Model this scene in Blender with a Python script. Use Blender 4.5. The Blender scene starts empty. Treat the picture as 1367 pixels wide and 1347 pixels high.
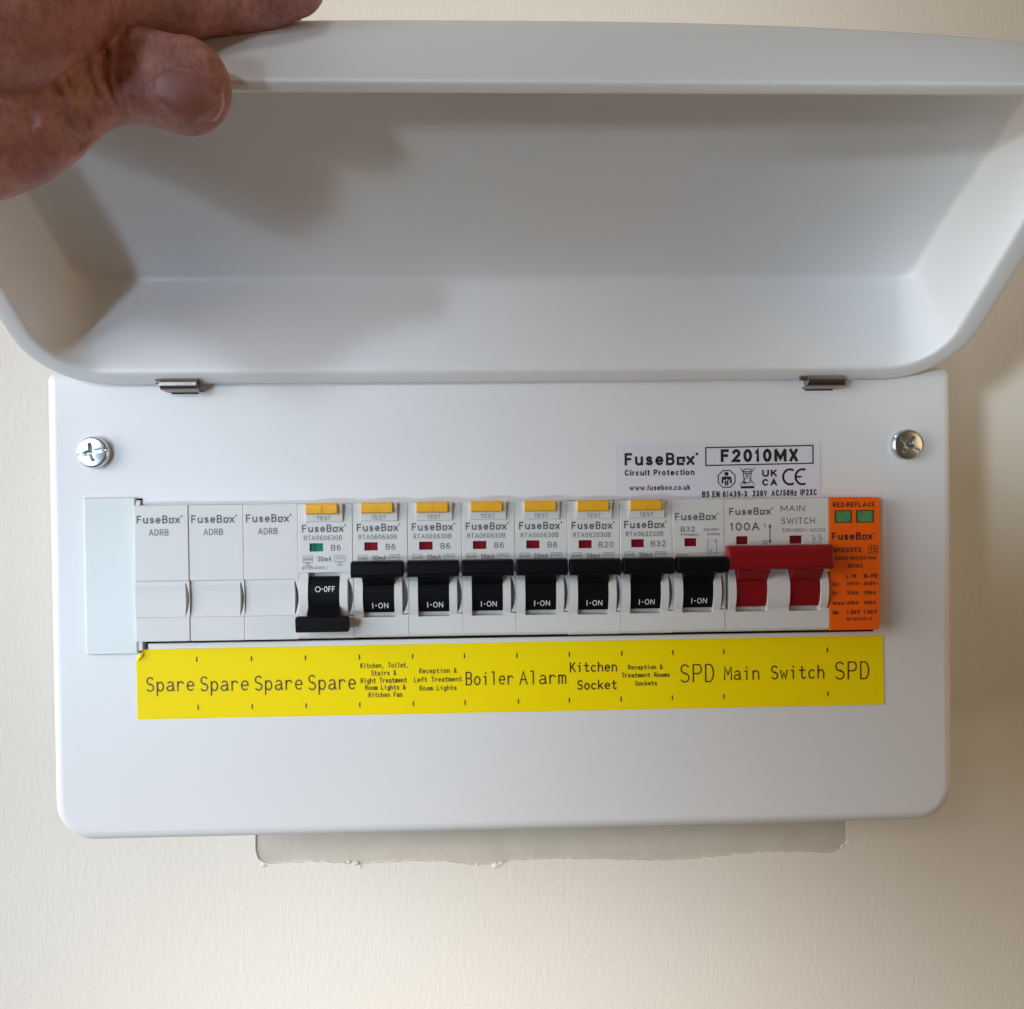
import bpy, bmesh, math, random
import numpy as np
from mathutils import Matrix, Vector
random.seed(7)
S = bpy.context.scene
C = S.collection
MM = 0.001                                    # everything below is written in millimetres

# ------------------------------------------------------------------ camera
cam_d = bpy.data.cameras.new('camera')
cam = bpy.data.objects.new('camera', cam_d); C.objects.link(cam)
right = Vector((0.9994, -0.032833, -0.011057)); down = Vector((-0.011578, -0.015703, -0.99981)); fwd = Vector((0.032653, 0.999337, -0.016074))
m = Matrix.Identity(4)
for i in range(3):
    m[i][0] = right[i]; m[i][1] = -down[i]; m[i][2] = -fwd[i]
m.translation = Vector((-9.83351, -289.81268, 26.06661)) * MM
cam.matrix_world = m
cam_d.sensor_width = 36; cam_d.sensor_fit = 'HORIZONTAL'
cam_d.lens = 36 * 1137.75 / 1367
cam_d.clip_start = 0.01; cam_d.clip_end = 20
S.camera = cam

# ------------------------------------------------------------------ world and lamps
w = bpy.data.worlds.new('World'); S.world = w; w.use_nodes = True
bg = w.node_tree.nodes['Background']
bg.inputs[0].default_value = (1.000, 0.740, 0.400, 1); bg.inputs[1].default_value = 0.0500

def aim(o, target):
    d = Vector(target) * MM - o.location
    o.rotation_euler = d.to_track_quat('-Z', 'Y').to_euler()
def spot(name, loc, target, power, color, size, blend, radius):
    d = bpy.data.lights.new(name, 'SPOT'); d.energy = power; d.color = color
    d.spot_size = math.radians(size); d.spot_blend = blend; d.shadow_soft_size = radius
    o = bpy.data.objects.new(name, d); C.objects.link(o); o.location = Vector(loc) * MM; aim(o, target); return o
def area(name, loc, target, power, color, sx, sy, spread=180):
    d = bpy.data.lights.new(name, 'AREA'); d.energy = power; d.color = color; d.shape = 'RECTANGLE'
    d.size = sx; d.size_y = sy; d.spread = math.radians(spread)
    o = bpy.data.objects.new(name, d); C.objects.link(o); o.location = Vector(loc) * MM; aim(o, target); return o
area('window_lamp', (-1100, -600, 350), (0, 0, 0), 9.4, (0.763, 0.846, 1.0), 0.75, 0.75)
spot('lid_panel_pool', (-560, -900, -100), (-75, -40, 95), 110.0, (0.72, 0.85, 1.0), 7, 1.0, 0.17)  # added narrow spot, makes a pool of light on the lid's inner panel
area('left_graze_fill', (-1200, -300, 0), (0, 0, 0), 8.88, (1.0, 0.893, 0.719), 0.75, 0.75)  # added fill raking in from the left, not a second window
spot('lower_wall_fill', (-600, -1000, 300), (0, 100, -360), 62.0, (1.0, 0.988, 0.969), 24, 1.0, 0.1)  # added spot to brighten the wall below the box
spot('lid_edge_pool', (-500, -900, 320), (-88, -10, 72), 32.0, (0.747, 0.882, 1.0), 8.5, 1.0, 0.10)  # added narrow spot, pools light on the hinge side of the lid
spot('corner_pool', (-500, -900, 60), (176, -10, 76), 27.0, (0.713, 0.891, 1.0), 8.5, 1.0, 0.04)  # added narrow spot, lifts the lid's right end and the plate corner
spot('key_lamp', (-760, -1000, -200), (-220, 0, -100), 17.0, (0.434, 0.725, 1.0), 28, 1.0, 0.06)
area('right_warm_fill', (1200, -900, 200), (0, 0, 0), 2.3, (1.0, 0.68, 0.40), 0.6, 0.6)  # added warm fill from the right, stands for no known lamp
area('right_wall_fill', (1100, -230, -150), (260, 100, -40), 1.5, (1.0, 0.77, 0.50), 0.4, 0.6)  # invented source, put in to lighten the wall right of the box
spot('upper_wall_fill', (-100, -500, 1000), (0, 100, 300), 11.5, (1.0, 0.97, 0.80), 40, 1.0, 0.1)  # added spot from overhead to brighten the wall above the lid

S.view_settings.view_transform = 'Standard'; S.view_settings.look = 'None'
S.view_settings.exposure = 0.0; S.view_settings.gamma = 1.0
S.view_settings.use_curve_mapping = False

# ------------------------------------------------------------------ materials
def nt(name):
    mt = bpy.data.materials.new(name); mt.use_nodes = True
    return mt, mt.node_tree, mt.node_tree.nodes['Principled BSDF']
def simple(name, col, rough=0.4, metal=0.0, var=0.04, scale=60, bump=0.0, bscale=900, spec=0.5, dist=0.0002):
    mt, t, b = nt(name); N = t.nodes; L = t.links
    tc = N.new('ShaderNodeTexCoord')
    no = N.new('ShaderNodeTexNoise'); no.inputs['Scale'].default_value = scale; no.inputs['Detail'].default_value = 4
    L.new(tc.outputs['Object'], no.inputs['Vector'])
    mx = N.new('ShaderNodeMix'); mx.data_type = 'RGBA'
    mx.inputs['A'].default_value = tuple(c * (1 - var) for c in col) + (1,)
    mx.inputs['B'].default_value = tuple(min(1, c * (1 + var)) for c in col) + (1,)
    L.new(no.outputs['Fac'], mx.inputs['Factor']); L.new(mx.outputs['Result'], b.inputs['Base Color'])
    b.inputs['Roughness'].default_value = rough; b.inputs['Metallic'].default_value = metal
    b.inputs['Specular IOR Level'].default_value = spec
    if bump:
        n2 = N.new('ShaderNodeTexNoise'); n2.inputs['Scale'].default_value = bscale; n2.inputs['Detail'].default_value = 3
        L.new(tc.outputs['Object'], n2.inputs['Vector'])
        bp = N.new('ShaderNodeBump'); bp.inputs['Strength'].default_value = bump; bp.inputs['Distance'].default_value = dist
        L.new(n2.outputs['Fac'], bp.inputs['Height']); L.new(bp.outputs['Normal'], b.inputs['Normal'])
    return mt
M = {}
M['coat'] = simple('white_powder_coat', (0.74, 0.74, 0.75), 0.38, var=0.012, scale=25, bump=0.12, bscale=700)
def specks(mt):
    t = mt.node_tree; N = t.nodes; L = t.links; b = N['Principled BSDF']
    src = b.inputs['Base Color'].links[0].from_socket
    tc = N.new('ShaderNodeTexCoord'); v = N.new('ShaderNodeTexVoronoi'); v.inputs['Scale'].default_value = 38
    L.new(tc.outputs['Object'], v.inputs['Vector'])
    sp = N.new('ShaderNodeSeparateColor'); L.new(v.outputs['Color'], sp.inputs['Color'])
    a = N.new('ShaderNodeMath'); a.operation = 'GREATER_THAN'; a.inputs[1].default_value = 0.72; L.new(sp.outputs['Red'], a.inputs[0])
    c = N.new('ShaderNodeMath'); c.operation = 'LESS_THAN'; c.inputs[1].default_value = 0.016; L.new(v.outputs['Distance'], c.inputs[0])
    d = N.new('ShaderNodeMath'); d.operation = 'MULTIPLY'; L.new(a.outputs[0], d.inputs[0]); L.new(c.outputs[0], d.inputs[1])
    e = N.new('ShaderNodeMath'); e.operation = 'MULTIPLY'; e.inputs[1].default_value = 0.45; L.new(d.outputs[0], e.inputs[0])
    m_ = N.new('ShaderNodeMix'); m_.data_type = 'RGBA'; m_.inputs['B'].default_value = (0.16, 0.13, 0.10, 1)
    L.new(src, m_.inputs['A']); L.new(e.outputs[0], m_.inputs['Factor']); L.new(m_.outputs['Result'], b.inputs['Base Color'])
    n = N.new('ShaderNodeTexNoise'); n.inputs['Scale'].default_value = 18; n.inputs['Detail'].default_value = 6; L.new(tc.outputs['Object'], n.inputs['Vector'])
    r = N.new('ShaderNodeMapRange'); r.inputs['To Min'].default_value = 0.30; r.inputs['To Max'].default_value = 0.48
    L.new(n.outputs['Fac'], r.inputs['Value']); L.new(r.outputs['Result'], b.inputs['Roughness'])
specks(M['coat'])
M['box'] = simple('box_steel_white', (0.74, 0.74, 0.74), 0.45)
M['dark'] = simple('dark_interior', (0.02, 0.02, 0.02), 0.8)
M['plastic'] = simple('module_plastic', (0.665, 0.66, 0.64), 0.42, var=0.02, bump=0.06, bscale=1500)
M['blank'] = simple('blank_plastic', (0.66, 0.69, 0.68), 0.36, var=0.03, scale=35, bump=0.08, bscale=400)
M['black'] = simple('black_plastic', (0.003, 0.003, 0.0045), 0.5, var=0.1, bump=0.1, bscale=1500, spec=0.13)
M['red'] = simple('red_plastic', (0.25, 0.006, 0.010), 0.32, var=0.05, bump=0.08, bscale=1500, spec=0.35)
M['amber'] = simple('amber_plastic', (0.83, 0.42, 0.018), 0.38, var=0.05)
M['orange'] = simple('orange_plastic', (0.90, 0.125, 0.004), 0.5, var=0.03, spec=0.2, bump=0.06, bscale=1500)
M['winred'] = simple('window_red', (0.22, 0.008, 0.014), 0.25, var=0.3, scale=400)
M['wingreen'] = simple('window_green', (0.010, 0.20, 0.15), 0.25, var=0.3, scale=400)
M['winlime'] = simple('window_lime', (0.09, 0.26, 0.10), 0.2, var=0.35, scale=260)
M['yellow'] = simple('yellow_label', (0.93, 0.72, 0.001), 0.5, var=0.02, scale=40, spec=0.12)
M['sticker'] = simple('white_sticker', (0.70, 0.68, 0.75), 0.5, var=0.015)
M['ink'] = simple('black_ink', (0.012, 0.012, 0.014), 0.5)
M['greyink'] = simple('grey_ink', (0.10, 0.105, 0.115), 0.5)
M['fadedink'] = simple('faded_ink', (0.20, 0.21, 0.22), 0.5)
M['whiteink'] = simple('white_ink', (0.80, 0.80, 0.80), 0.5)
M['brownink'] = simple('dark_brown_ink', (0.05, 0.018, 0.012), 0.5)
M['zinc'] = simple('zinc_plated', (0.66, 0.69, 0.71), 0.28, 1.0, var=0.1, scale=300)
M['steel'] = simple('hinge_steel', (0.30, 0.26, 0.24), 0.30, 1.0, var=0.15, scale=300)

def wall_material(name, col, c2):
    mt, t, b = nt(name); N = t.nodes; L = t.links
    tc = N.new('ShaderNodeTexCoord')
    mp = N.new('ShaderNodeMapping'); mp.inputs['Scale'].default_value = (520, 520, 200)
    L.new(tc.outputs['Object'], mp.inputs['Vector'])
    st = N.new('ShaderNodeTexNoise'); st.inputs['Scale'].default_value = 1; st.inputs['Detail'].default_value = 4; st.inputs['Distortion'].default_value = 0.6
    L.new(mp.outputs['Vector'], st.inputs['Vector'])
    ln = N.new('ShaderNodeTexNoise'); ln.inputs['Scale'].default_value = 420; ln.inputs['Detail'].default_value = 5
    L.new(tc.outputs['Object'], ln.inputs['Vector'])
    big = N.new('ShaderNodeTexNoise'); big.inputs['Scale'].default_value = 9; big.inputs['Detail'].default_value = 3
    L.new(tc.outputs['Object'], big.inputs['Vector'])
    ad = N.new('ShaderNodeMath'); ad.operation = 'MULTIPLY_ADD'; ad.inputs[1].default_value = 0.5
    L.new(ln.outputs['Fac'], ad.inputs[0]); L.new(st.outputs['Fac'], ad.inputs[2])
    bp = N.new('ShaderNodeBump'); bp.inputs['Strength'].default_value = 0.21; bp.inputs['Distance'].default_value = 0.0008
    L.new(ad.outputs[0], bp.inputs['Height']); L.new(bp.outputs['Normal'], b.inputs['Normal'])
    mx = N.new('ShaderNodeMix'); mx.data_type = 'RGBA'
    mx.inputs['A'].default_value = col + (1,); mx.inputs['B'].default_value = c2 + (1,)
    L.new(big.outputs['Fac'], mx.inputs['Factor']); L.new(mx.outputs['Result'], b.inputs['Base Color'])
    b.inputs['Roughness'].default_value = 0.62; b.inputs['Specular IOR Level'].default_value = 0.3
    return mt
M['wall'] = wall_material('cream_wall_paint', (0.82, 0.775, 0.70), (0.785, 0.74, 0.67))
M['bare'] = simple('bare_plaster', (0.575, 0.54, 0.475), 0.85, var=0.14, scale=60, bump=0.4, bscale=320, dist=0.0006, spec=0.15)

def skin_material():
    mt, t, b = nt('skin'); N = t.nodes; L = t.links
    tc = N.new('ShaderNodeTexCoord')
    n1 = N.new('ShaderNodeTexNoise'); n1.inputs['Scale'].default_value = 75; n1.inputs['Detail'].default_value = 5; n1.inputs['Roughness'].default_value = 0.72
    L.new(tc.outputs['Object'], n1.inputs['Vector'])
    cr = N.new('ShaderNodeValToRGB')
    cr.color_ramp.elements[0].position = 0.30; cr.color_ramp.elements[0].color = (0.31, 0.10, 0.085, 1)
    cr.color_ramp.elements[1].position = 0.72; cr.color_ramp.elements[1].color = (0.58, 0.255, 0.21, 1)
    L.new(n1.outputs['Fac'], cr.inputs['Fac'])
    fl = N.new('ShaderNodeTexNoise'); fl.inputs['Scale'].default_value = 1; fl.inputs['Detail'].default_value = 6; fl.inputs['Roughness'].default_value = 0.65
    fm = N.new('ShaderNodeMapping'); fm.inputs['Scale'].default_value = (700, 420, 330); fm.inputs['Rotation'].default_value = (0, 0.5, 0)
    L.new(tc.outputs['Object'], fm.inputs['Vector']); L.new(fm.outputs['Vector'], fl.inputs['Vector'])
    fr = N.new('ShaderNodeMapRange'); fr.inputs['From Min'].default_value = 0.3; fr.inputs['From Max'].default_value = 0.6; fr.inputs['To Min'].default_value = 0.62; fr.inputs['To Max'].default_value = 1.0
    L.new(fl.outputs['Fac'], fr.inputs['Value'])
    mu = N.new('ShaderNodeMix'); mu.data_type = 'RGBA'; mu.blend_type = 'MULTIPLY'; mu.inputs['Factor'].default_value = 1.0
    L.new(cr.outputs['Color'], mu.inputs['A']); L.new(fr.outputs['Result'], mu.inputs['B'])
    L.new(mu.outputs['Result'], b.inputs['Base Color'])
    v = N.new('ShaderNodeTexVoronoi'); v.feature = 'DISTANCE_TO_EDGE'; v.inputs['Scale'].default_value = 900
    n3 = N.new('ShaderNodeTexNoise'); n3.inputs['Scale'].default_value = 300; n3.inputs['Detail'].default_value = 4
    mp = N.new('ShaderNodeMapping'); mp.inputs['Scale'].default_value = (1.0, 0.7, 0.55)
    L.new(tc.outputs['Object'], mp.inputs['Vector']); L.new(mp.outputs['Vector'], v.inputs['Vector']); L.new(tc.outputs['Object'], n3.inputs['Vector'])
    ad = N.new('ShaderNodeMath'); ad.operation = 'MULTIPLY_ADD'; ad.inputs[1].default_value = 0.22
    L.new(v.outputs['Distance'], ad.inputs[0]); L.new(n3.outputs['Fac'], ad.inputs[2])
    bp = N.new('ShaderNodeBump'); bp.inputs['Strength'].default_value = 0.5; bp.inputs['Distance'].default_value = 0.0008
    L.new(ad.outputs[0], bp.inputs['Height']); L.new(bp.outputs['Normal'], b.inputs['Normal'])
    b.inputs['Roughness'].default_value = 0.5
    b.inputs['Subsurface Weight'].default_value = 0.12; b.inputs['Subsurface Radius'].default_value = (1.0, 0.35, 0.2); b.inputs['Subsurface Scale'].default_value = 0.003
    return mt
M['skin'] = skin_material()
M['nail'] = simple('nail', (0.30, 0.115, 0.098), 0.42, var=0.10, scale=120)
M['nailtip'] = simple('nail_tip', (0.40, 0.19, 0.15), 0.55)

# ------------------------------------------------------------------ object helpers
def empty(name, loc, label, cat, group=None):
    o = bpy.data.objects.new(name, None); C.objects.link(o); o.location = Vector(loc) * MM
    o.empty_display_size = 0.01
    o['label'] = label; o['category'] = cat
    if group: o['group'] = group
    return o
def link_mesh(name, me, mat, parent=None):
    o = bpy.data.objects.new(name, me); C.objects.link(o)
    if mat and not me.materials: me.materials.append(mat)
    if parent: o.parent = parent
    return o
def from_bm(name, bm, mat, parent=None, smooth=False, scale=True):
    bmesh.ops.recalc_face_normals(bm, faces=bm.faces)
    if scale: bmesh.ops.scale(bm, vec=(MM, MM, MM), verts=bm.verts)
    me = bpy.data.meshes.new(name); bm.to_mesh(me); bm.free()
    if smooth: me.polygons.foreach_set('use_smooth', [True] * len(me.polygons))
    return link_mesh(name, me, mat, parent)
def from_data(name, vs, fs, mat, parent=None, smooth=False):
    me = bpy.data.meshes.new(name); me.from_pydata([(x * MM, y * MM, z * MM) for x, y, z in vs], [], fs); me.update()
    if smooth: me.polygons.foreach_set('use_smooth', [True] * len(me.polygons))
    return link_mesh(name, me, mat, parent)
def box(bm, x0, x1, y0, y1, z0, z1, bev=0.0, seg=2):
    r = bmesh.ops.create_cube(bm, size=1)
    vs = r['verts']
    for v in vs:
        v.co = Vector(((x0 + x1) / 2 + v.co.x * (x1 - x0), (y0 + y1) / 2 + v.co.y * (y1 - y0), (z0 + z1) / 2 + v.co.z * (z1 - z0)))
    if bev:
        es = list({e for v in vs for e in v.link_edges})
        bmesh.ops.bevel(bm, geom=es, offset=bev, segments=seg, affect='EDGES', profile=0.5)
def prism_x(bm, prof, x0, x1, bev=0.0):
    """profile of (y, z) points swept along x"""
    a = [bm.verts.new((x0, y, z)) for y, z in prof]; b = [bm.verts.new((x1, y, z)) for y, z in prof]
    n = len(prof)
    fs = [bm.faces.new(a), bm.faces.new(b[::-1])]
    for i in range(n): fs.append(bm.faces.new((a[i], b[i], b[(i + 1) % n], a[(i + 1) % n])))
    if bev:
        es = [e for e in fs[0].edges] + [e for e in fs[1].edges]
        bmesh.ops.bevel(bm, geom=es, offset=bev, segments=2, affect='EDGES', profile=0.5)
def prism_y(bm, poly, y0, y1):
    """outline of (x, z) points swept along y"""
    a = [bm.verts.new((x, y0, z)) for x, z in poly]; b = [bm.verts.new((x, y1, z)) for x, z in poly]
    n = len(poly); bm.faces.new(a); bm.faces.new(b[::-1])
    for i in range(n): bm.faces.new((a[i], b[i], b[(i + 1) % n], a[(i + 1) % n]))
def cyl_x(bm, x0, x1, y, z, r, n=20, bev=0.0):
    prism_x(bm, [(y + r * math.cos(2 * math.pi * i / n), z + r * math.sin(2 * math.pi * i / n)) for i in range(n)], x0, x1, bev)

# ------------------------------------------------------------------ lettering
class Ink:
    """flat print: 2D shapes in (x, z) laid on a surface by the map f(x, z) -> y"""
    def __init__(self): self.v = []; self.f = []; self.k = 0
    def add(self, vs, fs, f):
        n = len(self.v)
        self.v += [(x, f(x, z), z) for x, z in vs]; self.f += [tuple(i + n for i in q) for q in fs]
    def text(self, s, x0, x1, z0, z1, f, bold=0.0):
        """upright sans lettering drawn as strokes; fits the ink between x0 and x1, cap height z0 to z1"""
        gap = .17; xs = []; x = 0
        for ch in s:
            wd = WID.get(ch, .56); xs.append((x, wd)); x += wd + gap
        tot = x - gap; h = z1 - z0; ux = (x1 - x0) / tot; wt = h * (.12 + bold * 1.9)
        hw = wt / 2
        for ch, (xo, wd) in zip(s, xs):
            for st in SANS.get(ch) or G.get(ch, []):
                self.stroke([(x0 + xo * ux + (wd * ux - wt) * p[0] + hw, z0 + hw + p[1] * (h - wt)) for p in st], wt, f)
    def poly(self, pts, f): self.add(pts, [tuple(range(len(pts)))], f)
    def rect(self, x0, x1, z0, z1, f): self.poly([(x0, z0), (x1, z0), (x1, z1), (x0, z1)], f)
    def stroke(self, pts, wd, f, closed=False):
        n = len(pts); L = []; Rr = []
        for i in range(n):
            p = Vector(pts[i])
            a = Vector(pts[i - 1]) if (i or closed) else None
            b = Vector(pts[(i + 1) % n]) if (i < n - 1 or closed) else None
            d1 = (p - a).normalized() if a is not None else (b - p).normalized()
            d2 = (b - p).normalized() if b is not None else d1
            t = (d1 + d2); t = t.normalized() if t.length > 1e-6 else d1
            nn = Vector((-t.y, t.x)); c = max(0.45, nn.dot(Vector((-d1.y, d1.x))))
            e = Vector((0, 0))
            if not closed and i == 0: e = -t * wd * 0.4
            if not closed and i == n - 1: e = t * wd * 0.4
            L.append(tuple(p + nn * wd / 2 / c + e)); Rr.append(tuple(p - nn * wd / 2 / c + e))
        self.k = (self.k + 1) % 6; lift = self.k * 0.004
        g = lambda x, z: f(x, z) - lift
        m_ = n if closed else n - 1
        self.add(L + Rr, [(i, (i + 1) % n, n + (i + 1) % n, n + i) for i in range(m_)], g)
    def ring(self, cx, cz, r, wd, f, n=16):
        self.stroke([(cx + r * math.cos(2 * math.pi * i / n), cz + r * math.sin(2 * math.pi * i / n)) for i in range(n)], wd, f, True)
    def logo(self, x0, x1, z0, z1, f, bold=0.0, dot=True):
        W = x1 - x0; h = z1 - z0
        self.text('FuseB', x0, x0 + 0.715 * W, z0, z1, f, bold)
        a, b = x0 + 0.745 * W, x0 + 0.865 * W; q = h * (0.12 + bold * 1.9); t = z0 + 0.68 * h
        self.rect(a, a + q, z0, t, f); self.rect(a + q, b, t - q, t, f)
        self.rect(a + q, b - q * 0.4, z0, z0 + q, f); self.rect(b - q, b, z0 + q * 1.3, t - q, f)
        self.rect(a + q * 1.9, b - q, z0 + q * 1.35, z0 + q * 1.9, f)
        self.text('x', x0 + 0.882 * W, x1, z0, z1, f, bold)
        if dot:
            r = h * 0.12; cx, cz = x1 + h * 0.19, z1 - h * 0.12
            self.poly([(cx + r * math.cos(k * math.pi / 4), cz + r * math.sin(k * math.pi / 4)) for k in range(8)], f)
    def build(self, name, mat, parent):
        return from_data(name, self.v, self.f, mat, parent)
def flat(y): return lambda x, z: y

def arc(cx, cz, rx, rz, a0, a1, n=8):
    return [(cx + rx * math.cos(math.radians(a0 + (a1 - a0) * i / n)), cz + rz * math.sin(math.radians(a0 + (a1 - a0) * i / n))) for i in range(n + 1)]
# single stroke plotter alphabet: x in 0..1, cap height 1, x height 0.66
G = {
 'S': [arc(.5, .75, .42, .25, 30, 270, 10) + arc(.5, .25, .45, .25, 90, -150, 10)],
 'P': [[(.06, 0), (.06, 1)], [(.06, 1), (.55, 1)] + arc(.62, .74, .32, .26, 80, -80, 8) + [(.55, .48), (.06, .48)]],
 'D': [[(.06, 0), (.06, 1), (.45, 1)] + arc(.45, .5, .47, .5, 80, -80, 10) + [(.45, 0), (.06, 0)]],
 'B': [[(.06, 0), (.06, 1), (.55, 1)] + arc(.58, .76, .32, .24, 80, -80, 6) + [(.5, .52), (.06, .52)], [(.5, .52)] + arc(.58, .26, .36, .26, 80, -80, 6) + [(.5, 0), (.06, 0)]],
 'R': [[(.06, 0), (.06, 1), (.55, 1)] + arc(.58, .75, .34, .25, 80, -80, 6) + [(.5, .5), (.06, .5)], [(.5, .5), (.95, 0)]],
 'K': [[(.06, 0), (.06, 1)], [(.92, 1), (.06, .38)], [(.36, .6), (.95, 0)]],
 'T': [[(0, 1), (1, 1)], [(.5, 1), (.5, 0)]],
 'L': [[(.1, 1), (.1, 0), (.92, 0)]],
 'F': [[(.08, 0), (.08, 1), (.95, 1)], [(.08, .53), (.8, .53)]],
 'A': [[(0, 0), (.5, 1), (1, 0)], [(.2, .36), (.8, .36)]],
 'M': [[(0, 0), (.04, 1), (.5, .4), (.96, 1), (1, 0)]],
 'a': [arc(.5, .48, .36, .19, 150, 20, 6) + [(.88, .4), (.88, .12), (1, 0)], [(.88, .38), (.5, .36)] + arc(.42, .18, .36, .18, 100, 270, 6) + [(.6, .01), (.88, .2)]],
 'b': [[(.1, 1), (.1, 0)], arc(.5, .32, .4, .33, 170, -170, 12)],
 'c': [arc(.52, .33, .44, .33, 45, 315, 10)],
 'd': [[(.9, 1), (.9, 0)], arc(.5, .32, .4, .33, 10, 350, 12)],
 'e': [[(.06, .35), (.92, .35)] + arc(.5, .34, .44, .33, 5, 310, 12)],
 'f': [[(.85, .92), (.7, 1), (.5, .95), (.42, .8), (.42, 0)], [(.08, .62), (.8, .62)]],
 'g': [arc(.5, .35, .4, .31, 20, 340, 10), [(.9, .66), (.9, -.1)] + arc(.5, -.1, .4, .2, 0, -150, 6)],
 'h': [[(.08, 1), (.08, 0)], [(.08, .42)] + arc(.5, .38, .4, .28, 150, 0, 6) + [(.9, 0)]],
 'i': [[(.2, .64), (.52, .64), (.52, 0)], [(.52, .9), (.52, .97)]],
 'l': [[(.2, 1), (.52, 1), (.52, 0)]],
 'k': [[(.1, 1), (.1, 0)], [(.85, .64), (.1, .25)], [(.38, .4), (.92, 0)]],
 'm': [[(.02, 0), (.02, .66)], [(.02, .5)] + arc(.27, .46, .24, .2, 150, 0, 5) + [(.51, 0)], [(.51, .46)] + arc(.76, .46, .24, .2, 150, 0, 5) + [(1, 0)]],
 'n': [[(.08, .66), (.08, 0)], [(.08, .4)] + arc(.5, .38, .4, .28, 150, 0, 6) + [(.9, 0)]],
 'o': [arc(.5, .33, .44, .33, 90, 440, 14)],
 'p': [[(.08, .66), (.08, -.32)], arc(.5, .33, .42, .33, 170, -170, 12)],
 'r': [[(.14, .66), (.14, 0)], [(.14, .38)] + arc(.56, .36, .4, .3, 150, 35, 5)],
 's': [arc(.5, .5, .34, .16, 30, 270, 7) + arc(.5, .17, .38, .17, 90, -150, 7)],
 't': [[(.42, .95), (.42, .15), (.55, .0), (.75, 0), (.9, .08)], [(.08, .64), (.85, .64)]],
 'w': [[(0, .66), (.24, 0), (.5, .5), (.76, 0), (1, .66)]],
 '&': [[(.95, 0), (.25, .72)] + arc(.42, .84, .2, .16, 200, -30, 6) + [(.12, .3), (.1, .12), (.3, 0), (.6, .05), (.92, .42)]],
 ',': [[(.5, .06), (.4, -.18)]],
}
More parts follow.
